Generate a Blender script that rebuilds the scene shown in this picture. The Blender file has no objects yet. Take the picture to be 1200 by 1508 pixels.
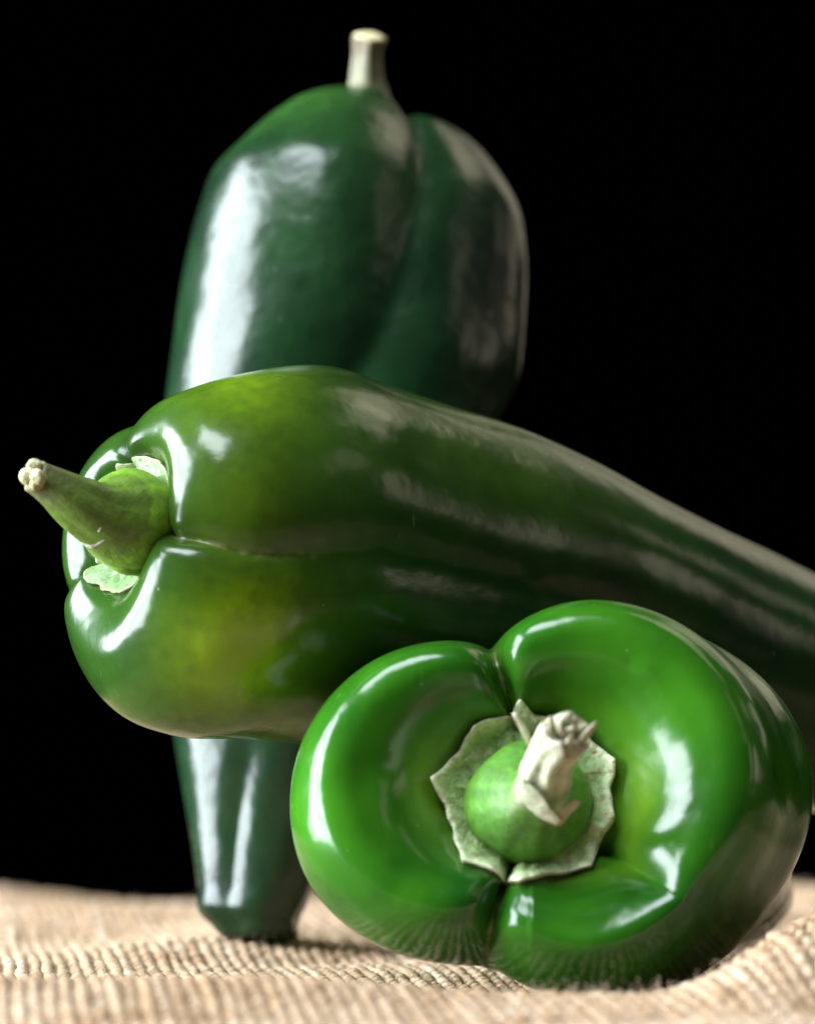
import bpy, math, random
import numpy as np
from mathutils import Vector

random.seed(7)
rng = np.random.default_rng(11)
CM = 0.01
scene = bpy.context.scene
COL = scene.collection

# ------------------------------------------------------------------ camera
F = 5357.0                       # focal length in photo pixels (photo 1200 x 1508)
CAM = np.array([0.0, 0.0, 4.37])  # centimetres
PITCH = math.atan(281.0 / F)

cam_data = bpy.data.cameras.new('camera')
cam = bpy.data.objects.new('camera', cam_data)
COL.objects.link(cam)
cam.location = [c * CM for c in CAM]
cam.rotation_euler = (math.radians(90) + PITCH, 0, 0)
cam_data.sensor_fit = 'HORIZONTAL'
cam_data.sensor_width = 36
cam_data.lens = F / 1200 * 36
cam_data.clip_start = 0.01
cam_data.clip_end = 50
cam_data.dof.use_dof = True
cam_data.dof.focus_distance = 56.6 * CM
cam_data.dof.aperture_fstop = 16.0
scene.camera = cam

# ------------------------------------------------------------------ world
w = bpy.data.worlds.new('World')
scene.world = w
w.use_nodes = True
w.node_tree.nodes['Background'].inputs['Color'].default_value = (0.62, 0.66, 0.6, 1)
w.node_tree.nodes['Background'].inputs['Strength'].default_value = 0.02

# ------------------------------------------------------------------ lamps
TARGET = Vector((0.0, 58 * CM, 6 * CM))

def area(name, az, el, dist, sx, sy, radiance, col, du=0.0, dv=0.0):
    """Area lamp aimed at the still life. az: degrees left of the camera, el: elevation.
    du, dv shift the pane in the plane of its window."""
    a, e = math.radians(az), math.radians(el)
    d = Vector((-math.sin(a) * math.cos(e), -math.cos(a) * math.cos(e), math.sin(e)))
    L = bpy.data.lights.new(name, 'AREA')
    L.shape = 'RECTANGLE'
    L.size, L.size_y = sx, sy
    L.energy = radiance * math.pi * sx * sy
    L.color = col
    o = bpy.data.objects.new(name, L)
    COL.objects.link(o)
    q = (-d).to_track_quat('-Z', 'Y')
    o.rotation_euler = q.to_euler()
    o.location = TARGET + d * dist + q @ Vector((du, dv, 0))
    return o

DAY = (0.85, 0.935, 1.0)
# tall window on the left: panes parted by glazing bars
for du in (-0.30, 0.30):
    for dv in (-0.555, -0.185, 0.185, 0.555):
        area('window_light', 86, 14, 1.35, 0.56, 0.345, 26, DAY, du, dv)
# small skylight above, left of the camera
area('skylight', 40, 60, 1.3, 0.75, 0.40, 19, DAY)
# warm lamps added right and above, standing in for pale room surfaces with gaps
WARM = (1.0, 0.88, 0.66)
for az, el, sx, sy, k in ((-94, 47, .24, .22, 1.2), (-112, 55, .46, .34, 1.7), (-136, 52, .40, .40, 1.6), (-62, 34, .26, .30, 1.0), (-77, 14, .17, .34, 1.8),
                          (-97, 8, .28, .26, 1.6), (-126, 15, .20, .24, 1.2), (-148, 26, .28, .45, 1.0), (-164, 18, .26, .5, .45), (-110, 26, .16, .16, 1.0)):  # rearmost ones added to rim the upright pepper's right edge
    area('room_fill_lamp', az, el, 1.1, sx, sy, k, WARM)

# ------------------------------------------------------------------ exposure
vs = scene.view_settings
vs.view_transform = 'Standard'
vs.look = 'None'
vs.exposure = 0.0
vs.gamma = 1.0
vs.use_curve_mapping = False
scene.cycles.use_denoising = True
scene.cycles.max_bounces = 6

# ------------------------------------------------------------------ helpers
def px(x, y, d):
    """photo pixel + distance along world Y (cm) -> world point (cm)"""
    cp, sp = math.cos(PITCH), math.sin(PITCH)
    ray = np.array([x - 600.0, F * cp - (754.0 - y) * sp, F * sp + (754.0 - y) * cp])
    return CAM + ray * (d / ray[1])

def unit(v):
    v = np.asarray(v, float)
    return v / np.linalg.norm(v)

def smooth(e0, e1, x):
    t = np.clip((x - e0) / (e1 - e0), 0, 1)
    return t * t * (3 - 2 * t)

def mesh_obj(name, verts, faces, mat, parent=None, origin=(0, 0, 0), attrs=None, kind=None, flip=False):
    """verts in world cm -> mesh object (metres), origin in world cm"""
    v = (np.asarray(verts, float) - np.asarray(origin, float)) * CM
    me = bpy.data.meshes.new(name)
    if flip:
        faces = [f[::-1] for f in faces]
    me.from_pydata(v.tolist(), [], faces)
    for k, arr in (attrs or {}).items():
        at = me.attributes.new(k, 'FLOAT', 'POINT')
        at.data.foreach_set('value', np.asarray(arr, np.float32))
    me.polygons.foreach_set('use_smooth', [True] * len(me.polygons))
    me.materials.append(mat)
    me.update()
    o = bpy.data.objects.new(name, me)
    COL.objects.link(o)
    if parent is not None:
        o.parent = parent
        po = np.array(parent.matrix_world.translation) if parent.type == 'EMPTY' else None
        o.location = [(origin[k]) * CM - ROOT_ORIGIN[parent.name][k] * CM for k in range(3)]
        ROOT_ORIGIN[o.name] = tuple(origin)
    else:
        o.location = [c * CM for c in origin]
        ROOT_ORIGIN[o.name] = tuple(origin)
    if kind:
        o['kind'] = kind
    return o

ROOT_ORIGIN = {}

def thing(name, label, cat, origin, group=None):
    o = bpy.data.objects.new(name, None)
    COL.objects.link(o)
    o.empty_display_size = 0.01
    o.location = [c * CM for c in origin]
    o['label'] = label
    o['category'] = cat
    if group:
        o['group'] = group
    ROOT_ORIGIN[o.name] = tuple(origin)
    return o

def grid_faces(nr, nc, wrap=True):
    f = []
    for r in range(nr - 1):
        for c in range(nc if wrap else nc - 1):
            c2 = (c + 1) % nc
            f.append((r * nc + c, r * nc + c2, (r + 1) * nc + c2, (r + 1) * nc + c))
    return f

def spline_rows(ctrl, n):
    """ctrl (k, m) -> (n, m) Hermite spline with monotone-ish tangents over chord length of columns 0,1"""
    c = np.asarray(ctrl, float)
    seg = np.sqrt(np.diff(c[:, 0]) ** 2 + np.diff(c[:, 1]) ** 2) + 1e-4
    t = np.concatenate([[0], np.cumsum(seg)])
    d = np.diff(c, axis=0) / seg[:, None]
    m = np.zeros_like(c)
    m[0], m[-1] = d[0], d[-1]
    for i in range(1, len(c) - 1):
        m[i] = (d[i - 1] * seg[i] + d[i] * seg[i - 1]) / (seg[i] + seg[i - 1])
    T = np.linspace(0, t[-1], n)
    idx = np.clip(np.searchsorted(t, T, side='right') - 1, 0, len(c) - 2)
    h = seg[idx]
    u = (T - t[idx]) / h
    u, h = u[:, None], h[:, None]
    return ((2*u**3 - 3*u**2 + 1) * c[idx] + (u**3 - 2*u**2 + u) * h * m[idx]
            + (-2*u**3 + 3*u**2) * c[idx + 1] + (u**3 - u**2) * h * m[idx + 1])

class Noise1:
    """periodic-in-theta smooth noise on (theta, a)"""
    def __init__(self, seed, nmin, nmax, kmax, n=14):
        r = np.random.default_rng(seed)
        self.n = r.integers(nmin, nmax + 1, n)
        self.k = r.uniform(-kmax, kmax, n)
        self.p = r.uniform(0, 6.283, n)
    def __call__(self, th, a):
        s = 0
        for n, k, p in zip(self.n, self.k, self.p):
            s = s + np.sin(n * th + k * a + p)
        return s / math.sqrt(len(self.n))

# ------------------------------------------------------------------ materials
def nodes_of(name):
    m = bpy.data.materials.new(name)
    m.use_nodes = True
    nt = m.node_tree
    return m, nt, nt.nodes['Principled BSDF']

def N(nt, kind, **kw):
    n = nt.nodes.new(kind)
    for k, v in kw.items():
        setattr(n, k, v)
    return n

def ramp(nt, fac, stops):
    r = N(nt, 'ShaderNodeValToRGB')
    els = r.color_ramp.elements
    while len(els) < len(stops):
        els.new(0.5)
    for e, (p, c) in zip(els, stops):
        e.position = p
        e.color = (*c, 1) if len(c) == 3 else c
    nt.links.new(fac, r.inputs['Fac'])
    return r.outputs['Color']

def mixc(nt, fac, a, b, mode='MIX'):
    m = N(nt, 'ShaderNodeMix', data_type='RGBA', blend_type=mode)
    for sock, v in ((m.inputs[0], fac), (m.inputs[6], a), (m.inputs[7], b)):
        if isinstance(v, bpy.types.NodeSocket):
            nt.links.new(v, sock)
        elif isinstance(v, (int, float)):
            sock.default_value = v
        else:
            sock.default_value = (*v, 1)
    return m.outputs[2]

def math_n(nt, op, a, b=0.0, clamp=False):
    m = N(nt, 'ShaderNodeMath', operation=op, use_clamp=clamp)
    for s, v in ((m.inputs[0], a), (m.inputs[1], b)):
        if isinstance(v, bpy.types.NodeSocket):
            nt.links.new(v, s)
        else:
            s.default_value = v
    return m.outputs[0]

def noise(nt, vec, scale, detail=3, rough=0.5, dist=0.0):
    n = N(nt, 'ShaderNodeTexNoise')
    n.inputs['Scale'].default_value = scale
    n.inputs['Detail'].default_value = detail
    n.inputs['Roughness'].default_value = rough
    n.inputs['Distortion'].default_value = dist
    nt.links.new(vec, n.inputs['Vector'])
    return n.outputs['Fac']

def attr(nt, name):
    a = N(nt, 'ShaderNodeAttribute', attribute_name=name)
    return a.outputs['Fac']

def skin_material(name, dark, mid, light, rough=0.13, seed=0.0, bump=.2):
    m, nt, b = nodes_of(name)
    tc = N(nt, 'ShaderNodeTexCoord')
    mp = N(nt, 'ShaderNodeMapping')
    mp.inputs['Location'].default_value = (seed, seed * .7, seed * 1.3)
    nt.links.new(tc.outputs['Object'], mp.inputs['Vector'])
    v = mp.outputs['Vector']
    big = noise(nt, v, 38, 3, .55, .4)
    base = mixc(nt, ramp(nt, big, [(.35, (0, 0, 0)), (.68, (1, 1, 1))]), dark, mid)
    ripe = attr(nt, 'ripe')
    fl = math_n(nt, 'ADD', math_n(nt, 'MULTIPLY', noise(nt, v, 60, 4, .65, .8), 1.5), math_n(nt, 'MULTIPLY', noise(nt, v, 420, 3, .6), .9))
    rn = math_n(nt, 'MULTIPLY', ripe, math_n(nt, 'SUBTRACT', fl, .2), True)
    base = mixc(nt, rn, base, light)
    # fine pale speckle and dust
    vo = N(nt, 'ShaderNodeTexVoronoi')
    vo.inputs['Scale'].default_value = 420
    nt.links.new(v, vo.inputs['Vector'])
    dotm = ramp(nt, vo.outputs['Distance'], [(.06, (1, 1, 1)), (.12, (0, 0, 0))])
    sel = ramp(nt, noise(nt, v, 160, 2), [(.60, (0, 0, 0)), (.68, (1, 1, 1))])
    sp = math_n(nt, 'MULTIPLY', dotm, sel)
    sp = math_n(nt, 'MULTIPLY', sp, .3)
    base = mixc(nt, sp, base, (.42, .5, .3))
    sm = N(nt, 'ShaderNodeMapping'); sm.inputs['Scale'].default_value = (1, 1, .07); sm.inputs['Rotation'].default_value = (.5, .9, seed * 5)
    nt.links.new(v, sm.inputs['Vector'])
    scr = ramp(nt, noise(nt, sm.outputs['Vector'], 900, 2, .5), [(.70, (0, 0, 0)), (.76, (1, 1, 1))])
    scr = math_n(nt, 'MULTIPLY', scr, ramp(nt, noise(nt, v, 110, 2), [(.52, (0, 0, 0)), (.66, (1, 1, 1))]))
    base = mixc(nt, math_n(nt, 'MULTIPLY', scr, .16), base, (.35, .45, .25))
    # scar-like pale streak down in the creases
    cr = math_n(nt, 'MULTIPLY', attr(nt, 'scar'), ramp(nt, noise(nt, v, 500, 3), [(.42, (0, 0, 0)), (.62, (1, 1, 1))]))
    base = mixc(nt, math_n(nt, 'MULTIPLY', cr, .55), base, (.36, .33, .16))
    nt.links.new(base, b.inputs['Base Color'])
    rr = math_n(nt, 'ADD', math_n(nt, 'MULTIPLY', noise(nt, v, 120, 4, .6), .16), rough - .08)
    nt.links.new(rr, b.inputs['Roughness'])
    b.inputs['IOR'].default_value = 1.47
    b.inputs['Subsurface Weight'].default_value = 0.10
    b.inputs['Subsurface Radius'].default_value = (.25, .6, .1)
    b.inputs['Subsurface Scale'].default_value = 0.004
    bp = N(nt, 'ShaderNodeBump')
    bp.inputs['Strength'].default_value = bump
    bp.inputs['Distance'].default_value = .0022
    h = math_n(nt, 'ADD', math_n(nt, 'MULTIPLY', noise(nt, v, 130, 2, .5), .7),
               math_n(nt, 'MULTIPLY', noise(nt, v, 620, 4, .6), .09))
    nt.links.new(h, bp.inputs['Height'])
    nt.links.new(bp.outputs['Normal'], b.inputs['Normal'])
    return m

def plant_material(name, stops, rough=.5, bump=.3, scale=260, attr_name='along', speck=None, mottle=.5, streak=False):
    """colour runs along the 'along' attribute, mottled by noise"""
    m, nt, b = nodes_of(name)
    tc = N(nt, 'ShaderNodeTexCoord')
    v = tc.outputs['Object']
    n1 = noise(nt, v, scale, 4, .6)
    f = math_n(nt, 'ADD', attr(nt, attr_name), math_n(nt, 'MULTIPLY', math_n(nt, 'SUBTRACT', n1, .5), .35))
    c = ramp(nt, f, stops)
    c = mixc(nt, mottle, c, mixc(nt, 1.0, c, ramp(nt, noise(nt, v, scale * 2.6, 4, .65), [(.3, (.45, .45, .42)), (.7, (1.35, 1.3, 1.25))]), 'MULTIPLY'))
    sk = N(nt, 'ShaderNodeMapRange'); sk.inputs['From Min'].default_value = 0; sk.inputs['To Min'].default_value = .72; sk.inputs['To Max'].default_value = 1.25
    nt.links.new(attr(nt, 'streak'), sk.inputs['Value'])
    if streak:
        c = mixc(nt, 1.0, c, sk.outputs['Result'], 'MULTIPLY')
    if speck:
        s = ramp(nt, noise(nt, v, scale * 1.5, 3, .6), [(.60, (0, 0, 0)), (.67, (1, 1, 1))])
        c = mixc(nt, math_n(nt, 'MULTIPLY', s, .7), c, speck)
    nt.links.new(c, b.inputs['Base Color'])
    b.inputs['Roughness'].default_value = rough
    bp = N(nt, 'ShaderNodeBump')
    bp.inputs['Strength'].default_value = bump
    bp.inputs['Distance'].default_value = .0012
    nt.links.new(noise(nt, v, scale * 2.2, 5, .62), bp.inputs['Height'])
    nt.links.new(bp.outputs['Normal'], b.inputs['Normal'])
    return m

MAT_A = skin_material('dark_skin', (.003, .015, .006), (.011, .042, .012), (.03, .10, .015), .25, 0.1, .3)
MAT_B = skin_material('mottled_skin', (.004, .025, .006), (.012, .056, .008), (.22, .36, .006), .19, 0.43, .14)
MAT_C = skin_material('bright_skin', (.009, .070, .005), (.036, .165, .007), (.12, .27, .012), .18, 0.77, .15)
MAT_STEM_A = plant_material('pale_stalk', [(0, (.12, .18, .03)), (.25, (.20, .23, .10)), (.8, (.25, .23, .15)), (1, (.22, .15, .09))], .5, streak=True)
MAT_CUT = plant_material('cut_pith', [(0, (.62, .55, .3)), (1, (.75, .68, .4))], .7)
MAT_STEM_B = plant_material('green_stalk', [(0, (.17, .36, .018)), (.44, (.20, .40, .022)), (.50, (.11, .21, .018)), (.8, (.11, .19, .025)), (1, (.13, .14, .06))], .42, .3, streak=True)
MAT_KNOB = plant_material('dry_tip', [(0, (.35, .33, .16)), (1, (.62, .6, .36))], .8, .8)
MAT_STEM_C = plant_material('bulb_stalk', [(0, (.16, .34, .04)), (.25, (.09, .27, .03)), (.42, (.08, .22, .025)), (.52, (.22, .25, .12)), (.62, (.38, .42, .26)), (1, (.48, .47, .34))], .45, .3, streak=True)
MAT_HUSK = plant_material('dry_husk', [(0, (.27, .31, .18)), (1, (.50, .48, .34))], .65, .6)
MAT_CALYX = plant_material('grey_calyx', [(0, (.18, .36, .06)), (.3, (.27, .42, .13)), (.7, (.33, .47, .20)), (.88, (.60, .70, .42)), (1, (.82, .84, .6))], .5, .7, 420, speck=(.42, .2, .14))
MAT_CALYX_B = plant_material('silvery_calyx', [(0, (.08, .19, .03)), (.4, (.13, .24, .08)), (.85, (.18, .28, .13)), (1, (.24, .27, .11))], .25, .35, 300)

def cloth_material():
    m, nt, b = nodes_of('burlap_thread')
    tc = N(nt, 'ShaderNodeTexCoord')
    v = tc.outputs['Object']
    n1 = noise(nt, v, 70, 3, .6)
    f = math_n(nt, 'ADD', math_n(nt, 'MULTIPLY', attr(nt, 'tone'), .6), math_n(nt, 'MULTIPLY', n1, .5))
    c = ramp(nt, f, [(.12, (.17, .10, .05)), (.40, (.40, .265, .155)), (.64, (.54, .40, .28)), (.92, (.69, .58, .48))])
    c = mixc(nt, .55, c, mixc(nt, 1.0, c, ramp(nt, noise(nt, v, 900, 4, .7), [(.3, (.5, .46, .4)), (.7, (1.3, 1.3, 1.3))]), 'MULTIPLY'))
    nt.links.new(c, b.inputs['Base Color'])
    b.inputs['Roughness'].default_value = .85
    b.inputs['Specular IOR Level'].default_value = .2
    bp = N(nt, 'ShaderNodeBump')
    bp.inputs['Strength'].default_value = .6
    bp.inputs['Distance'].default_value = .0006
    nt.links.new(noise(nt, v, 1800, 3, .7), bp.inputs['Height'])
    nt.links.new(bp.outputs['Normal'], b.inputs['Normal'])
    return m
MAT_CLOTH = cloth_material()

def sheet_material():
    m, nt, b = nodes_of('burlap_sheet')
    tc = N(nt, 'ShaderNodeTexCoord')
    v = tc.outputs['Object']
    c = ramp(nt, noise(nt, v, 90, 4, .6), [(.3, (.10, .06, .03)), (.7, (.22, .155, .085))])
    nt.links.new(c, b.inputs['Base Color'])
    b.inputs['Roughness'].default_value = .9
    return m
MAT_SHEET = sheet_material()

def plain(name, col, rough):
    m, nt, b = nodes_of(name)
    tc = N(nt, 'ShaderNodeTexCoord')
    c = ramp(nt, noise(nt, tc.outputs['Object'], 6, 3), [(.3, tuple(x * .8 for x in col)), (.7, col)])
    nt.links.new(c, b.inputs['Base Color'])
    b.inputs['Roughness'].default_value = rough
    b.inputs['Specular IOR Level'].default_value = 0.0
    return m
MAT_BLACK = plain('black_velvet', (.00004, .00004, .00004), 1.0)
MAT_WOOD = plain('dark_board', (.03, .02, .012), .7)

# ------------------------------------------------------------------ setting
def box(name, x0, x1, y0, y1, z0, z1, mat):
    v = [(x, y, z) for z in (z0, z1) for y in (y0, y1) for x in (x0, x1)]
    f = [(0, 2, 3, 1), (4, 5, 7, 6), (0, 1, 5, 4), (2, 6, 7, 3), (0, 4, 6, 2), (1, 3, 7, 5)]
    o = mesh_obj(name, v, f, mat, origin=((x0 + x1) / 2, (y0 + y1) / 2, z0), kind='structure')
    o.data.polygons.foreach_set('use_smooth', [False] * 6)
    return o
box('tabletop', -12.4, 30, 30, 86.2, -4.0, -0.75, MAT_WOOD)

# black cloth backdrop hanging behind, in soft folds
nx, nz = 121, 12
bv = []
for k in range(nz):
    for i in range(nx):
        x = -150 + 300 * i / (nx - 1)
        z = -60 + 200 * k / (nz - 1)
        bv.append((x, 230 + 1.6 * math.sin(x * .21) + 1.0 * math.sin(x * .47 + z * .01), z))
mesh_obj('backdrop', bv, grid_faces(nz, nx, False), MAT_BLACK, origin=(0, 230, -60), kind='structure')

# ------------------------------------------------------------------ burlap cloth
def cloth_h(x, y):
    """height of the cloth (cm) at x, y (cm)"""
    x = np.asarray(x, float); y = np.asarray(y, float)
    # long fold in front, rising to the right
    rd = 50.6 + 0.25 * np.sin(x * .5 + 1) + 3.4 * smooth(2.8, 7.5, x)
    rh = 0.52 - 0.26 * smooth(-2.2, 1.4, x) + 1.25 * smooth(3.3, 6.8, x) - .9 * smooth(7.5, 12, x)
    t = y - rd
    ridge = rh * np.where(t < 0, np.exp(-(t / 3.0) ** 2), np.exp(-(t / 1.5) ** 2))
    far = .07 * np.sin(x * .33 + y * .21) * smooth(60, 70, y) + .10 * np.sin(x * .8 - y * .35 + 2) * smooth(57, 62, y)
    bed = -.18 * np.exp(-((x - 2.3) / 2.6) ** 2 - ((y - 55.8) / 2.4) ** 2)
    bed = bed + .16 * np.exp(-((x + 2.6) / 1.8) ** 2 - ((y - 64) / 1.8) ** 2)
    edge = .06 * np.sin(x * .55 + .5) * smooth(78, 84, y) - .27 * smooth(70, 84, y)
    drop = -6.0 * smooth(86.0, 89.0, y + .25 * np.sin(x * .7)) - 3 * smooth(88, 92, y)
    far = far + .45 * smooth(5.5, 9.5, x) * smooth(62, 74, y)
    side = -5.0 * smooth(-12.2, -13.2, x)
    return ridge + far + bed + edge + drop + side - 0.05

cloth = thing('burlap_cloth', 'loosely woven tan burlap cloth with a soft fold, spread under the green peppers', 'cloth', (0, 60, 0))

# backing sheet: closes the mesh openings and carries the cloth beyond the woven threads
gx = np.linspace(-13.2, 29, 121); gy = np.linspace(36, 91.5, 150)
X, Y = np.meshgrid(gx, gy)
Zs = cloth_h(X, Y) - .165
mesh_obj('lining', np.stack([X.ravel(), Y.ravel(), Zs.ravel()], 1), grid_faces(len(gy), len(gx), False), MAT_SHEET, cloth, (0, 60, 0))

PITCHC = 0.212
ROT = math.radians(7)
cr_, sr_ = math.cos(ROT), math.sin(ROT)
U0, U1, V0, V1 = -10.2, 12.0, -15.0, 29.5
def weave(along_v):
    """threads of one direction, swept as 5-sided tubes over and under the others"""
    SEG, SIDES = 3, 5
    if along_v:
        nt_ = int((U1 - U0) / PITCHC); ln = int((V1 - V0) / PITCHC)
    else:
        nt_ = int((V1 - V0) / PITCHC); ln = int((U1 - U0) / PITCHC)
    s = np.arange(ln * SEG + 1) / SEG           # position in crossings
    V, Fc, T = [], [], []
    base = 0
    ang = np.arange(SIDES) * 2 * math.pi / SIDES
    nseg = len(s)
    tmpl = np.array([(r * SIDES + c, r * SIDES + (c + 1) % SIDES, (r + 1) * SIDES + (c + 1) % SIDES, (r + 1) * SIDES + c)
                     for r in range(nseg - 1) for c in range(SIDES)])
    for i in range(nt_):
        ph = rng.uniform(0, 6.28, 4)
        wob = .022 * np.sin(s * .13 + ph[0]) + .014 * np.sin(s * .41 + ph[1])
        rad = (.089 + rng.normal(0, .013)) * (1 + .22 * np.sin(s * .23 + ph[2]) + .13 * np.sin(s * .71 + ph[3]) + .07 * rng.normal(size=nseg))
        lift = .064 * np.cos(math.pi * (s + i)) * (1 if along_v else -1)
        if along_v:
            u = U0 + (i + .5) * PITCHC + wob; v = V0 + (s + .5) * PITCHC
            du, dv = np.ones(nseg), np.zeros(nseg)
        else:
            v = V0 + (i + .5) * PITCHC + wob; u = U0 + (s + .5) * PITCHC
            du, dv = np.zeros(nseg), np.ones(nseg)
        cu = u[:, None] + du[:, None] * rad[:, None] * np.cos(ang)
        cv = v[:, None] + dv[:, None] * rad[:, None] * np.cos(ang)
        x = cu * cr_ - cv * sr_; y = 60 + cu * sr_ + cv * cr_
        xc = u * cr_ - v * sr_; yc = 60 + u * sr_ + v * cr_
        z = (cloth_h(xc, yc) + lift)[:, None] + .85 * rad[:, None] * np.sin(ang)
        V.append(np.stack([x.ravel(), y.ravel(), z.ravel()], 1))
        T.append(np.full(nseg * SIDES, np.clip(.46 + rng.normal(0, .17), 0, 1)))
        Fc.append(tmpl + base)
        base += nseg * SIDES
    return np.concatenate(V), np.concatenate(Fc).tolist(), np.concatenate(T)
for nm, al in (('warp_threads', True), ('weft_threads', False)):
    v_, f_, t_ = weave(al)
    mesh_obj(nm, v_, f_, MAT_CLOTH, cloth, (0, 60, 0), {'tone': t_}, kind='stuff')

# loose fibres standing off the threads
def fibres(n):
    V, Fc, T = [], [], []
    k = 5
    base = 0
    for i in range(n):
        if rng.random() < .55:
            y = rng.uniform(47.5, 56); x = rng.uniform(-6.5, 8)
        else:
            y = rng.uniform(52, 86); x = rng.uniform(-9.5, 9.5)
        if abs(x - 2) < 4 and 51.9 < y < 59:
            y -= 4.2
        z = float(cloth_h(x, y)) + .06
        L = rng.uniform(.08, .34)
        d = unit([rng.normal(), rng.normal(), abs(rng.normal()) * .75 + .15])
        bend = rng.normal(size=3) * .9
        p = np.array([x, y, z]); pts = []
        for q in range(k):
            pts.append(p.copy())
            p = p + d * L / (k - 1)
            d = unit(d + bend / (k - 1))
        r0 = rng.uniform(.003, .0065)
        for q, pt in enumerate(pts):
            r = r0 * (1 - .6 * q / (k - 1))
            for a in (0, 2.09, 4.19):
                V.append(pt + np.array([math.cos(a) * r, math.sin(a) * r * .6, math.sin(a) * r]))
                T.append(.75)
        for q in range(k - 1):
            for c in range(3):
                c2 = (c + 1) % 3
                Fc.append((base + q * 3 + c, base + q * 3 + c2, base + q * 3 + 3 + c2, base + q * 3 + 3 + c))
        base += k * 3
    return np.array(V), Fc, T
v_, f_, t_ = fibres(5000)
mesh_obj('loose_fibres', v_, f_, MAT_CLOTH, cloth, (0, 60, 0), {'tone': t_}, kind='stuff')

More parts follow.
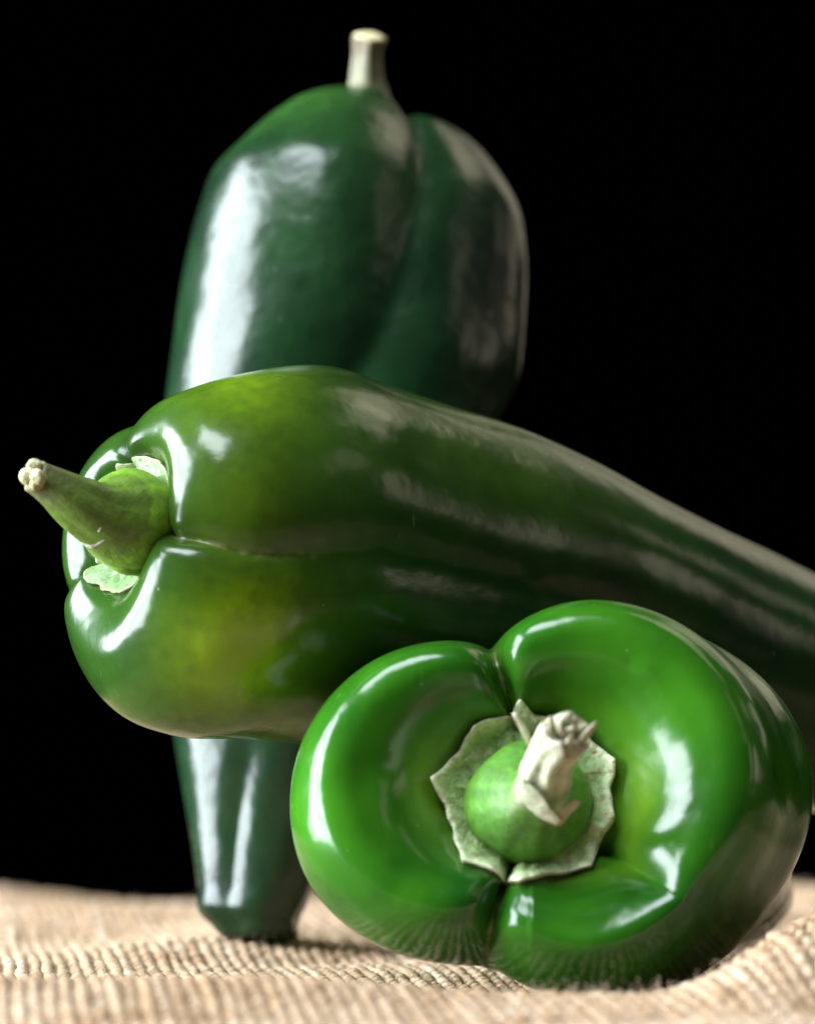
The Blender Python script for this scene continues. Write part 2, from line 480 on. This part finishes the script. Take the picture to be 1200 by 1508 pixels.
# ------------------------------------------------------------------ pepper body
class Pepper:
    NTH = 360
    NR = 260
    def __init__(s, P0, T, N2ref, lobes, rows, hfade=(0.0, 4.0), crease_w=.06, crease_drop=.25, seed=1,
                 lump=.02, ripe=None, p=36, norm=None, flip=False, soft=None, twist=0.0, swell=(), plump=None):
        """P0 origin, T axis (stem -> tip), lobes (angle deg, d, q, axial shift), rows (radius, a, o1, o2, lobe amount)"""
        s.P0 = np.asarray(P0, float); s.T = unit(T)
        n1 = np.cross(s.T, N2ref); s.N1 = unit(n1); s.N2 = unit(np.cross(s.N1, s.T))
        if flip:
            s.N1 = -s.N1
        th = np.arange(s.NTH) * 2 * math.pi / s.NTH
        s.th = th
        vals = []
        for (phi, d, q, hs) in lobes:
            al = th - math.radians(phi)
            vals.append(d * np.cos(al) + np.sqrt(np.maximum(q * q - (d * np.sin(al)) ** 2, 1e-6)))
        vals = np.array(vals)
        if soft:          # lobes (by index) that melt into each other
            dd = np.abs(vals[soft[0]] - vals[soft[1]])
            k = .45
            m = vals[soft].max(0) + np.maximum(k - dd, 0) ** 2 / (4 * k)
            S = (np.array([vals[i] for i in range(len(vals)) if i not in soft] + [m]) ** p).sum(0) ** (1 / p)
        else:
            S = (vals ** p).sum(0) ** (1 / p)
        wt = vals ** p; wt = wt / wt.sum(0)
        hs = (wt * np.array([l[3] for l in lobes])[:, None]).sum(0)
        srt = np.sort(vals, 0)
        s.crease = np.exp(-(srt[-1] - srt[-2]) / crease_w / srt[-1].mean())
        if soft:
            top2 = np.sort(np.argsort(vals, 0)[-2:], 0)
            inner = (top2[0] == min(soft)) & (top2[1] == max(soft))
            s.crease = np.where(inner, 0, s.crease)
        Sn = S / (norm if norm else S.max())
        rw = spline_rows(rows, s.NR)
        r, a, o1, o2, la = [rw[:, k] for k in range(5)]
        hw = rw[:, 5] if rw.shape[1] > 5 else 1.0
        r = np.maximum(r, .003); la = np.clip(la, 0, 1)
        R = r[:, None] * (1 + (Sn[None, :] - 1) * la[:, None])
        for (t0, wt, k) in swell:      # lobes whose inner wall stands further out from the stalk
            dth = (th - math.radians(t0) + math.pi) % (2 * math.pi) - math.pi
            R = R * (1 + k * np.exp(-(dth / math.radians(wt)) ** 2)[None, :] * (np.exp(-((r / 3.3 - .66) / .15) ** 2) * (a < 1.5))[:, None])
        fade = (1 - smooth(hfade[0], hfade[1], a)) * smooth(.0, 1.0, la / .8)
        hfac = fade * hw
        A = a[:, None] + hs[None, :] * hfac[:, None] + crease_drop * s.crease[None, :] * fade[:, None]
        if soft:          # short fold between the two melted lobes: deep by the stalk, gone at the flank
            dth = (th - math.radians(-40) + math.pi) % (2 * math.pi) - math.pi
            wrow = smooth(.30, .42, r / 3.3) * (1 - smooth(.55, .92, r / 3.3)) * (a < 1.5)
            A = A + .55 * wrow[:, None] * np.exp(-np.abs(dth) / .20)[None, :]
        if plump is not None:
            A = A - (plump(th) * (1 - s.crease))[None, :] * (np.exp(-((r / 3.3 - .56) / .115) ** 2) * (a < 1.3))[:, None]
        nz = Noise1(seed, 1, 5, 1.3); nz2 = Noise1(seed + 50, 4, 12, 2.5)
        TH = np.broadcast_to(th, A.shape)
        amt = smooth(.15, 1.2, r)[:, None]
        R = R + amt * (lump * nz(TH, A) + lump * .28 * nz2(TH, A))
        s.R, s.A, s.o1, s.o2, s.TH = R, A, o1, o2, TH
        s.ripe_fn = ripe; s.twist = twist
    def pt(s, R, A, TH, o1, o2):
        TH = TH + s.twist * A
        c, n = R * np.cos(TH) + o1, R * np.sin(TH) + o2
        return s.P0 + A[..., None] * s.T + c[..., None] * s.N1 + n[..., None] * s.N2
    def loc(s, n1, n2, a):
        return s.P0 + a * s.T + n1 * s.N1 + n2 * s.N2
    def surf_a(s, th, rho):
        """axial position of the shoulder funnel at angle th, radius rho"""
        j = int(round(th / (2 * math.pi) * s.NTH)) % s.NTH
        k = int(np.argmax(s.A[:80, j] < s.A[:80, j].min() + 1e-6)) + 1
        k = max(k, 4)
        col = s.R[:k, j]
        return float(np.interp(rho, np.maximum.accumulate(col), s.A[:k, j]))
    def build(s, mat, root, org, dents=()):
        v = s.pt(s.R, s.A, s.TH, s.o1[:, None], s.o2[:, None])
        # small dents and bruises in the skin
        du = np.roll(v, -1, 1) - np.roll(v, 1, 1); dv = np.gradient(v, axis=0)
        nrm = np.cross(du, dv); nrm /= np.linalg.norm(nrm, axis=2)[..., None] + 1e-9
        rg = np.random.default_rng(len(s.ripe_fn.__name__) + int(s.A.max() * 100))
        cen = [(v[rg.integers(25, s.NR - 15), rg.integers(0, s.NTH)], rg.uniform(.12, .45), rg.normal(0, .016)) for _ in range(70)]
        for p_, w_, k_ in list(dents) + cen:
            k_ = k_ if w_ > .25 else k_ * .5
            d2 = ((v - p_) ** 2).sum(2)
            v = v + nrm * (k_ * np.exp(-d2 / (w_ * w_)))[..., None]
        nr, nc = s.R.shape
        V = np.concatenate([v.reshape(-1, 3), [v[0].mean(0)], [v[-1].mean(0)]])
        Fc = grid_faces(nr, nc)
        i0, i1 = nr * nc, nr * nc + 1
        Fc += [(i0, (c + 1) % nc, c) for c in range(nc)]
        Fc += [(i1, (nr - 1) * nc + c, (nr - 1) * nc + (c + 1) % nc) for c in range(nc)]
        ripe = np.zeros(s.R.shape) if s.ripe_fn is None else s.ripe_fn(s.TH, s.A, s.R)
        scar = np.broadcast_to(s.crease ** 6, s.R.shape) * (1 - smooth(0.6, 2.2, s.A))
        at = {'ripe': np.concatenate([ripe.ravel(), [0, 0]]), 'scar': np.concatenate([scar.ravel(), [0, 0]])}
        o = mesh_obj('body', V, Fc, mat, root, org, at)
        fix_normals(o)
        return o

def fix_normals(o):
    import bmesh
    bm = bmesh.new(); bm.from_mesh(o.data)
    bmesh.ops.recalc_face_normals(bm, faces=bm.faces)
    bm.to_mesh(o.data); bm.free()

def tube(name, pts, radii, mat, root, org, n=40, sub=60, lump=.03, seed=0, ridges=(0, 0.0), cap=True, jag=0.0, flat=1.0, shrivel=0.0):
    """swept round shape through pts (world cm) with radii; attribute 'along' 0..1"""
    pts = np.asarray(pts, float); radii = np.asarray(radii, float)
    ctrl = np.concatenate([np.zeros((len(pts), 2)), pts, radii[:, None]], 1)
    ctrl[:, 0] = np.concatenate([[0], np.cumsum(np.linalg.norm(np.diff(pts, axis=0), axis=1))])
    rw = spline_rows(ctrl, sub)
    P, R = rw[:, 2:5], np.maximum(rw[:, 5], .003)
    tan = np.gradient(P, axis=0); tan /= np.linalg.norm(tan, axis=1)[:, None]
    ref = np.array([0, 0, 1.0]) if abs(tan[0][2]) < .8 else np.array([1.0, 0, 0])
    a1 = unit(np.cross(tan[0], ref)); V = []
    th = np.arange(n) * 2 * math.pi / n
    nz = Noise1(seed + 5, 1, 4, 3.0); nz2 = Noise1(seed + 9, 4, 9, 7)
    al = rw[:, 0] / rw[-1, 0]
    jn = Noise1(seed + 77, 2, 6, 0)(th, 0)
    for i in range(sub):
        a1 = unit(a1 - tan[i] * (a1 @ tan[i])); a2 = np.cross(tan[i], a1)
        r = R[i] * (1 + lump * nz(th, rw[i, 0]) + .4 * lump * nz2(th, rw[i, 0]) + ridges[1] * smooth(.42, .62, al[i]) * np.cos(ridges[0] * th))
        r = r * (1 + shrivel * smooth(.5, .75, al[i]) * (nz2(th, rw[i, 0] * .7) * .7 + .6 * math.sin(al[i] * 21)))
        off = jag * jn * smooth(.80, 1.0, al[i])
        V.append(P[i] + (np.cos(th) * r)[:, None] * a1 + (np.sin(th) * r * flat)[:, None] * a2 + off[:, None] * tan[i])
    V = np.array(V)
    A = np.repeat(al, n)
    Vv = V.reshape(-1, 3); Fc = grid_faces(sub, n)
    if cap:
        Vv = np.concatenate([Vv, [V[0].mean(0)], [V[-1].mean(0) - tan[-1] * R[-1] * .15]])
        A = np.concatenate([A, [0, 1]])
        i0 = sub * n
        Fc += [(i0, (c + 1) % n, c) for c in range(n)] + [(i0 + 1, (sub - 1) * n + c, (sub - 1) * n + (c + 1) % n) for c in range(n)]
    st = np.random.default_rng(seed + 300).random(n)
    st = np.tile((st + np.roll(st, 1) * .5) / 1.5, sub)
    if cap:
        st = np.concatenate([st, [.5, .5]])
    o = mesh_obj(name, Vv, Fc, mat, root, org, {'along': A, 'streak': st})
    fix_normals(o)
    return o

def blob(name, c, r, mat, root, org, seed=0, squash=(1, 1, 1), lump=.18):
    """small knobbly lump"""
    nu, nv = 18, 12
    nz = Noise1(seed, 1, 4, 2.5)
    V, A = [], []
    for i in range(nv):
        ph = math.pi * (i + .02) / (nv - 1 + .04)
        for j in range(nu):
            t = 2 * math.pi * j / nu
            q = r * (1 + lump * float(nz(t, ph * 2)) * math.sin(ph))
            V.append([c[0] + q * math.sin(ph) * math.cos(t) * squash[0], c[1] + q * math.sin(ph) * math.sin(t) * squash[1], c[2] + q * math.cos(ph) * squash[2]])
            A.append(.5 + .5 * math.cos(ph))
    o = mesh_obj(name, V, grid_faces(nv, nu), mat, root, org, {'along': A})
    fix_normals(o)
    return o

def calyx(pep, mat, root, org, tips, r_tip, r_mid, r_in, center=(0, 0), lift=.05, edge=.09, seed=3, curl=.08, sink=.0, crinkle=1.0, polygon=False, rim=0.0):
    """star-edged leafy collar lying in the shoulder funnel of a pepper"""
    n, nr = 240, 22
    th = np.arange(n) * 2 * math.pi / n
    tr = np.radians(np.array([t[0] for t in tips])); tw = np.array([t[1] for t in tips])
    dif = np.abs((th[:, None] - tr[None, :] + math.pi) % (2 * math.pi) - math.pi)
    tipf = (np.exp(-dif / .15) * tw).max(1)
    rib = (np.exp(-(dif / .10) ** 2) * tw).max(1)
    ro = r_mid + (r_tip - r_mid) * tipf
    if polygon:
        o_ = np.argsort(tr % (2 * math.pi)); ta = (tr % (2 * math.pi))[o_]; rt = (r_mid * 1.02 + (r_tip - r_mid * 1.02) * tw)[o_]
        for j in range(n):
            k = np.searchsorted(ta, th[j]) % len(ta)
            a0, a1_ = ta[k - 1], ta[k]; q0, q1 = rt[k - 1], rt[k]
            span = (a1_ - a0) % (2 * math.pi); t_ = ((th[j] - a0) % (2 * math.pi))
            rr = q0 * q1 * math.sin(span) / (q0 * math.sin(t_) + q1 * math.sin(span - t_))
            ro[j] = rr * (1 - .035 * math.sin(math.pi * t_ / span))
    nz = Noise1(seed, 3, 9, 4); nz2 = Noise1(seed + 1, 8, 26, 9)
    ro = ro * (1 + .012 * nz2(th, 0))
    V, A = [], []
    for k in range(nr):
        u = k / (nr - 1)
        row = r_in + (ro - r_in) * u
        for j in range(n):
            rho = row[j]
            cx, cy = center[0] + rho * math.cos(th[j]), center[1] + rho * math.sin(th[j])
            rr, tt = math.hypot(cx, cy), math.atan2(cy, cx) % (2 * math.pi)
            a = pep.surf_a(tt, rr) - lift
            a += (.0 if polygon else .03) * math.sin(math.pi * min(1, u * 1.05)) - curl * u ** 4 + sink * (1 - u)
            a -= .06 * rib[j] * (1 - .3 * u) + .022 * float(nz(th[j], u * 1.5)) + .012 * crinkle * float(nz2(th[j], u * 2)) * math.sin(math.pi * u)
            a += -rim * math.exp(-((u - .9) / .09) ** 2) + .6 * rim * math.exp(-((u - .5) / .2) ** 2)
            V.append(pep.loc(cx, cy, a)); A.append(u)
    for sgn, da in ((1, edge * .5), (1, edge + .25)):       # thickness of the edge, then down into the skin
        for j in range(n):
            rho = ro[j] * (1.0 if da < edge else .985)
            cx, cy = center[0] + rho * math.cos(th[j]), center[1] + rho * math.sin(th[j])
            base = (nr - 1) * n + j
            V.append(V[base] + pep.T * da + (cx - center[0]) * 0)
            A.append(1.0)
    o = mesh_obj('calyx', V, grid_faces(nr + 2, n), mat, root, org, {'along': A})
    fix_normals(o)
    return o

GROUP = 'green poblano peppers on the burlap'

def gauss(TH, A, th0, a0, wt, wa):
    d = (TH - math.radians(th0) + math.pi) % (2 * math.pi) - math.pi
    return np.exp(-(d / wt) ** 2 - ((A - a0) / wa) ** 2)

# ------------------------------------------------------------------ upright pepper (back)
PT = px(545, 140, 66.65); PB = px(383, 1388, 63.55)
LA = np.linalg.norm(PB - PT)
tabA = [(200, 402, 700), (260, 338, 748), (300, 303, 766), (350, 285, 774), (450, 262, 774), (560, 247, 762),
        (650, 236, 722), (800, 228, 690), (920, 230, 650), (1040, 240, 595), (1150, 258, 545), (1250, 277, 492), (1320, 289, 462), (1360, 297, 446)]
rowsA = [(.0, .55, 0, 0, 0, 0), (.25, .49, 0, 0, 0, .5), (.42, .28, 0, 0, .4, 1.4), (.66, .15, 0, 0, .8, 1.4), (.98, .22, 0, 0, 1, .8), (1.42, .43, 0, 0, 1, .3)]
for (y, l, r) in tabA:
    f = (y - 140) / 1245.0
    sc = F / (66.65 - 3.1 * f)
    cx = 545 + (383 - 545) * f
    la = .95 - .5 * smooth(600, 950, y) + .4 * smooth(1050, 1300, y)
    rowsA.append(((r - l) / 2 / sc, LA * f, ((l + r) / 2 - cx) / sc * smooth(140, 300, y), 0, la, -.1))
rowsA += [(.84, LA * .985, -.10, 0, .95, 0), (.56, LA * .998, -.12, 0, .8, 0), (.0, LA * .998, 0, 0, 0, 0)]
rootA = thing('poblano_pepper', 'dark green poblano pepper standing upright on its tip behind the other two, stalk pointing up', 'pepper', PB, GROUP)
camdir = np.array([0, -1.0, 0])
A = Pepper(PT, PB - PT, camdir, [(138, .26, .86, -.04), (-4, .40, .72, .50), (258, .28, .76, .1)], rowsA, (0, 5), .05, .35, 21, .018,
           lambda TH, a, R: .8 * gauss(TH, a, 150, .6, 1.2, 1.0), flip=True, twist=math.radians(4.2))
A.build(MAT_A, rootA, PB)
dA = 66.65
s0 = px(541, 196, dA); s1 = px(541, 150, dA); s2 = px(540, 112, dA - .15); s3 = px(541, 78, dA - .3); s4 = px(544, 54, dA - .42)
stA = tube('stem', [s0, s1, s2, s3, s4], [.58, .44, .31, .275, .30], MAT_STEM_A, rootA, PB, n=60, lump=.05, seed=4, ridges=(6, .06), shrivel=.04)
# pale cut face on the stalk
ax = unit(s4 - s3)
tube('cut_end', [s4 - ax * .02, s4 + ax * .03, s4 + ax * .055], [.27, .262, .20], MAT_CUT, stA, PB, sub=10, seed=5, lump=.03)

# ------------------------------------------------------------------ leaning pepper (middle)
PH = px(203, 775, 56.55); PE = px(1330, 1050, 65.85)
TB = unit(PE - PH)
tabB = [(300, 808, 288), (400, 806, 296), (500, 826, 284), (600, 846, 268), (700, 867, 255), (800, 893, 237), (900, 925, 214),
        (1000, 962, 200), (1100, 994, 186), (1200, 1030, 170), (1290, 1062, 130)]
def depthB(x):
    d = 58.0
    for _ in range(6):
        X_ = (x - 600) * d / F
        d = 56.55 + 9.3 * (X_ - PH[0]) / (PE[0] - PH[0])
    return d
n1B = unit(np.cross(TB, [0, 0, 1.0])); n2B = np.cross(n1B, TB)
rowsB = [(.0, .10, 0, 0, 0), (.75, .08, 0, 0, .2), (1.10, -.08, 0, 0, .7), (1.40, -.32, 0, -.05, 1), (1.70, -.40, 0, -.15, 1), (2.24, -.17, 0, -.16, 1), (2.74, .40, 0, -.22, 1)]
for (x, yc, h) in tabB:
    d = depthB(x); W = px(x, yc, d) - PH
    rowsB.append((h * .985 * d / F, W @ TB, 0, W @ n2B, .95 - .45 * float(smooth(500, 1100, x))))
LB = np.linalg.norm(PE - PH)
rowsB += [(.55, LB - .25, 0, -.02, .2), (.0, LB, 0, 0, 0)]
rootB = thing('poblano_pepper', 'mottled green poblano pepper lying across the other two, knobbly stalk jutting out sideways', 'pepper', PH, GROUP)
def ripeB(TH, a, R):
    return (1.25 * gauss(TH, a, 322, .85, .33, .7) + .07 * gauss(TH, a, 0, .6, 9, 1.6) + .25 * gauss(TH, a, 285, 2.2, .8, 1.3) + .3 * gauss(TH, a, 68, .9, .4, .8)
            + .1 * gauss(TH, a, 40, 5, .5, 3) + .15 * gauss(TH, a, 20, .4, .7, .7))
B = Pepper(PH, TB, [0, 0, 1.0], [(55, .30, .78, .05), (158, .30, .76, .08), (286, .26, .84, -.10)], rowsB, (0, 4), .05, .30, 33, .022, ripeB)
B.build(MAT_B, rootB, PH)
calyx(B, MAT_CALYX_B, rootB, PH, [(6, .6), (62, .4), (120, .4), (175, .4), (232, .5), (280, .6), (325, .4)], 1.18, 1.08, .52, seed=8, lift=.13, curl=-.07, edge=.08)
b0 = B.loc(.0, 0, .30)
stB = tube('stem', [b0, px(215, 772, 56.25), px(196, 769, 55.85), px(172, 764, 55.55), px(146, 757, 55.25), px(110, 737, 54.95), px(75, 714, 54.75), px(52, 701, 54.65)],
           [.58, .72, .80, .74, .53, .42, .31, .26], MAT_STEM_B, rootB, PH, n=60, sub=90, lump=.03, seed=14, ridges=(5, .035))
# warty dry break at the end of the stalk
for i, (x, y, d, r) in enumerate([(50, 688, 54.55, .13), (42, 702, 54.45, .14), (62, 690, 54.65, .11), (50, 712, 54.45, .13), (56, 702, 54.30, .12)]):
    blob('wart', px(x, y, d), r, MAT_KNOB, stB, PH, seed=60 + i)
# rolled scar at the base of the stalk
tube('base_fold', [px(238, 722, 55.95), px(246, 745, 55.55), px(244, 770, 55.45), px(236, 795, 55.55)], [.05, .11, .12, .05], MAT_STEM_B, stB, PH, n=16, sub=24, seed=18)
blob('base_fold', px(194, 832, 55.55), .2, MAT_STEM_B, stB, PH, seed=71, squash=(1.5, .8, .8))
tube('bark_crack', [px(160, 741, 54.97), px(155, 762, 54.77), px(145, 784, 54.77)], [.012, .03, .012], MAT_HUSK, stB, PH, n=8, sub=14, seed=19)
tube('bark_crack', [px(120, 800, 54.85), px(138, 806, 54.80), px(154, 796, 54.85)], [.012, .035, .02], MAT_HUSK, stB, PH, n=8, sub=14, seed=20)

# ------------------------------------------------------------------ pepper facing the camera (front)
PC = px(786, 1142, 53.9)
yaw = math.radians(3)
TC = np.array([math.sin(yaw), math.cos(yaw), -.25])
def o2c(f): return -2.9 * (1 - f) * .85
rowsC = [(.0, 1.18, 0, 0, 0), (.24, 1.16, 0, 0, .1), (.36, 1.04, 0, 0, .5), (.44, .80, 0, 0, .85), (.535, .46, 0, 0, 1), (.64, .17, 0, 0, 1), (.745, .02, 0, 0, 1),
         (.835, .08, 0, 0, 1), (.91, .38, 0, 0, 1), (.972, .95, 0, 0, 1), (1.0, 1.7, .08, 0, 1)]
for f, a, la in [(.95, 2.8, .97), (.82, 4.1, .92), (.63, 5.6, .75), (.46, 7.2, .6), (.33, 8.8, .5), (.18, 10.2, .4), (.07, 10.8, .2), (.0, 10.95, 0)]:
    rowsC.append((f, a, .40 * (a - 1.4) + .14, o2c(f) + .25 * (a - 1.7), la))
RC = 3.3
rowsC = [(r * RC, a, x, y, l) for (r, a, x, y, l) in rowsC]
rootC = thing('poblano_pepper', 'bright green poblano pepper with its star-edged stalk end facing out, resting on the burlap fold', 'pepper', (PC[0] + .5, PC[1] + 1.7, 0), GROUP)
OC = (PC[0] + .5, PC[1] + 1.7, 0)
def ripeC(TH, a, R):
    ring = .8 * np.exp(-((a - .78) / .28) ** 2) * (1 - smooth(1.9, 2.5, R))
    return (.30 * ring + .8 * ring * (gauss(TH, a, 175, .6, .5, 3) + gauss(TH, a, 350, .6, .5, 3)) + .5 * gauss(TH, a, 75, 1.5, .12, .2))
C = Pepper(PC, TC, [0, 0, 1.0], [(183, 1.28, 2.48, 0), (14, 1.05, 2.72, -.05), (-50, 1.10, 2.20, .05)], rowsC, (0, 4.5), .06, .75, 45, .042, ripeC, norm=RC, soft=[1, 2], swell=((-72, 28, .10), (12, 40, .03)),
           plump=lambda t: .06 + .15 * np.exp(-((((t - math.radians(-75)) + math.pi) % (2 * math.pi) - math.pi) / .6) ** 2) + .08 * np.exp(-((((t - math.radians(75)) + math.pi) % (2 * math.pi) - math.pi) / .5) ** 2))
def on_c(x, y):           # point of the front pepper's skin seen at a photo pixel (rim zone)
    v = C.pt(C.R, C.A, C.TH, C.o1[:, None], C.o2[:, None])[20:110].reshape(-1, 3)
    q = px(x, y, 54.2)
    k = np.argmin((v[:, 0] - q[0]) ** 2 + (v[:, 2] - q[2]) ** 2)
    return v[k]
C.build(MAT_C, rootC, OC, [(on_c(955, 985), .16, -.035), (on_c(925, 975), .10, .02), (on_c(905, 1100), .12, -.03), (on_c(530, 1150), .3, .03), (on_c(640, 1000), .5, -.03)])
calyx(C, MAT_CALYX, rootC, OC, [(94, .6), (128, .35), (171, 1), (229, 1), (266, 1), (312, 1), (347, .4), (23, 1), (55, .45)], 1.45, 1.25, .70,
      center=(-.12, -.12), lift=.17, curl=.0, edge=.16, seed=15, crinkle=1.5, polygon=True, rim=.04)
def lc(x, y, a):           # photo pixel near the face of the front pepper, axial position a
    n1 = (x - 786 - 5 * a) / 98.0; n2 = (1142 + 24.5 * a - y) / 97.0
    return C.loc(n1, n2, a)
stC = tube('stem', [lc(780, 1186, 1.28), lc(780, 1186, 1.0), lc(780, 1185, .70), lc(783, 1182, .42), lc(791, 1173, .06), lc(799, 1156, -.26), lc(803, 1128, -.7), lc(812, 1100, -1.1), lc(826, 1080, -1.4)],
           [.86, .94, .88, .70, .48, .40, .37, .35, .35], MAT_STEM_C, rootC, OC, n=60, sub=100, lump=.035, seed=30, ridges=(5, .02), jag=.13, shrivel=.10)

def leaf(name, rowspts, thick, mat, root, org, dirn):
    """thin curved flap: rows of points (left, mid, right), given real thickness along dirn"""
    rws = [spline_rows(np.array([[0, 0, *p] for p in r]) + np.array([[i, 0, 0, 0, 0] for i in range(len(r))]), 9)[:, 2:] for r in rowspts]
    rws = np.array(rws)
    k = len(rws)
    out = []
    for c in range(9):
        cc = np.concatenate([np.arange(k)[:, None], np.zeros((k, 1)), rws[:, c]], 1)
        out.append(spline_rows(cc, 16)[:, 2:])
    G = np.array(out).transpose(1, 0, 2)          # 16 x 9 x 3
    d = unit(dirn) * thick
    top, bot = G.reshape(-1, 3), (G + d).reshape(-1, 3)
    n = len(top)
    Fc = grid_faces(16, 9, False)
    Fb = [tuple(n + i for i in f[::-1]) for f in Fc]
    rim = [r * 9 for r in range(16)] + [15 * 9 + c for c in range(1, 9)] + [r * 9 + 8 for r in range(14, -1, -1)] + [c for c in range(7, 0, -1)]
    Fs = [(rim[i], rim[(i + 1) % len(rim)], n + rim[(i + 1) % len(rim)], n + rim[i]) for i in range(len(rim))]
    al = np.repeat(np.linspace(0, 1, 16), 9)
    o = mesh_obj(name, np.concatenate([top, bot]), Fc + Fb + Fs, mat, root, org, {'along': np.concatenate([al, al])})
    fix_normals(o)
    return o
# peeled husk hanging below the stalk, and dry slivers round its end
leaf('husk_flap', [[lc(762, 1142, -0.75), lc(766, 1150, -0.87), lc(776, 1152, -0.95)],
                   [lc(764, 1172, -0.63), lc(778, 1170, -0.79), lc(794, 1166, -0.91)],
                   [lc(790, 1200, -0.51), lc(800, 1194, -0.67), lc(808, 1188, -0.77)],
                   [lc(818, 1214, -0.43), lc(822, 1210, -0.51), lc(824, 1206, -0.57)]], .03, MAT_HUSK, stC, OC, C.T)
leaf('husk_flap', [[lc(824, 1214, -0.43), lc(821, 1212, -0.47), lc(816, 1206, -0.51)],
                   [lc(834, 1200, -0.53), lc(828, 1196, -0.59), lc(822, 1192, -0.63)],
                   [lc(852, 1180, -0.57), lc(846, 1176, -0.65), lc(838, 1178, -0.69)]], .03, MAT_HUSK, stC, OC, C.T)
tube('sliver', [lc(778, 1096, -.7), lc(768, 1074, -1.0), lc(754, 1050, -1.25)], [.05, .055, .04], MAT_HUSK, stC, OC, n=10, sub=14, seed=41, flat=.5)
# frayed fibres where the stalk was torn off
fr = random.Random(12)
for k in range(17):
    t = k / 17 * 2 * math.pi + fr.uniform(-.2, .2)
    q = .29 * fr.choice((1, 1, .85, .5, .3))
    x0, y0 = 824 + 98 * q * math.cos(t), 1080 - 98 * q * math.sin(t) * .8
    L = fr.choice((.25, .4, .5, .6, 1.3))
    e = (fr.uniform(-7, 9) + 9 * math.cos(t) + 4, fr.uniform(-6, 4) - 16)
    tube('torn_fibre', [lc(x0 - e[0] * .5, y0 - e[1] * .6, -1.15), lc(x0, y0, -1.42), lc(x0 + e[0] * .6 * L, y0 + e[1] * .6 * L, -1.42 - .16 * L), lc(x0 + e[0] * L, y0 + e[1] * L, -1.42 - .28 * L)],
         [.05, .065, .05, .012], MAT_HUSK, stC, OC, n=12, sub=14, seed=80 + k, flat=.6, lump=.14)
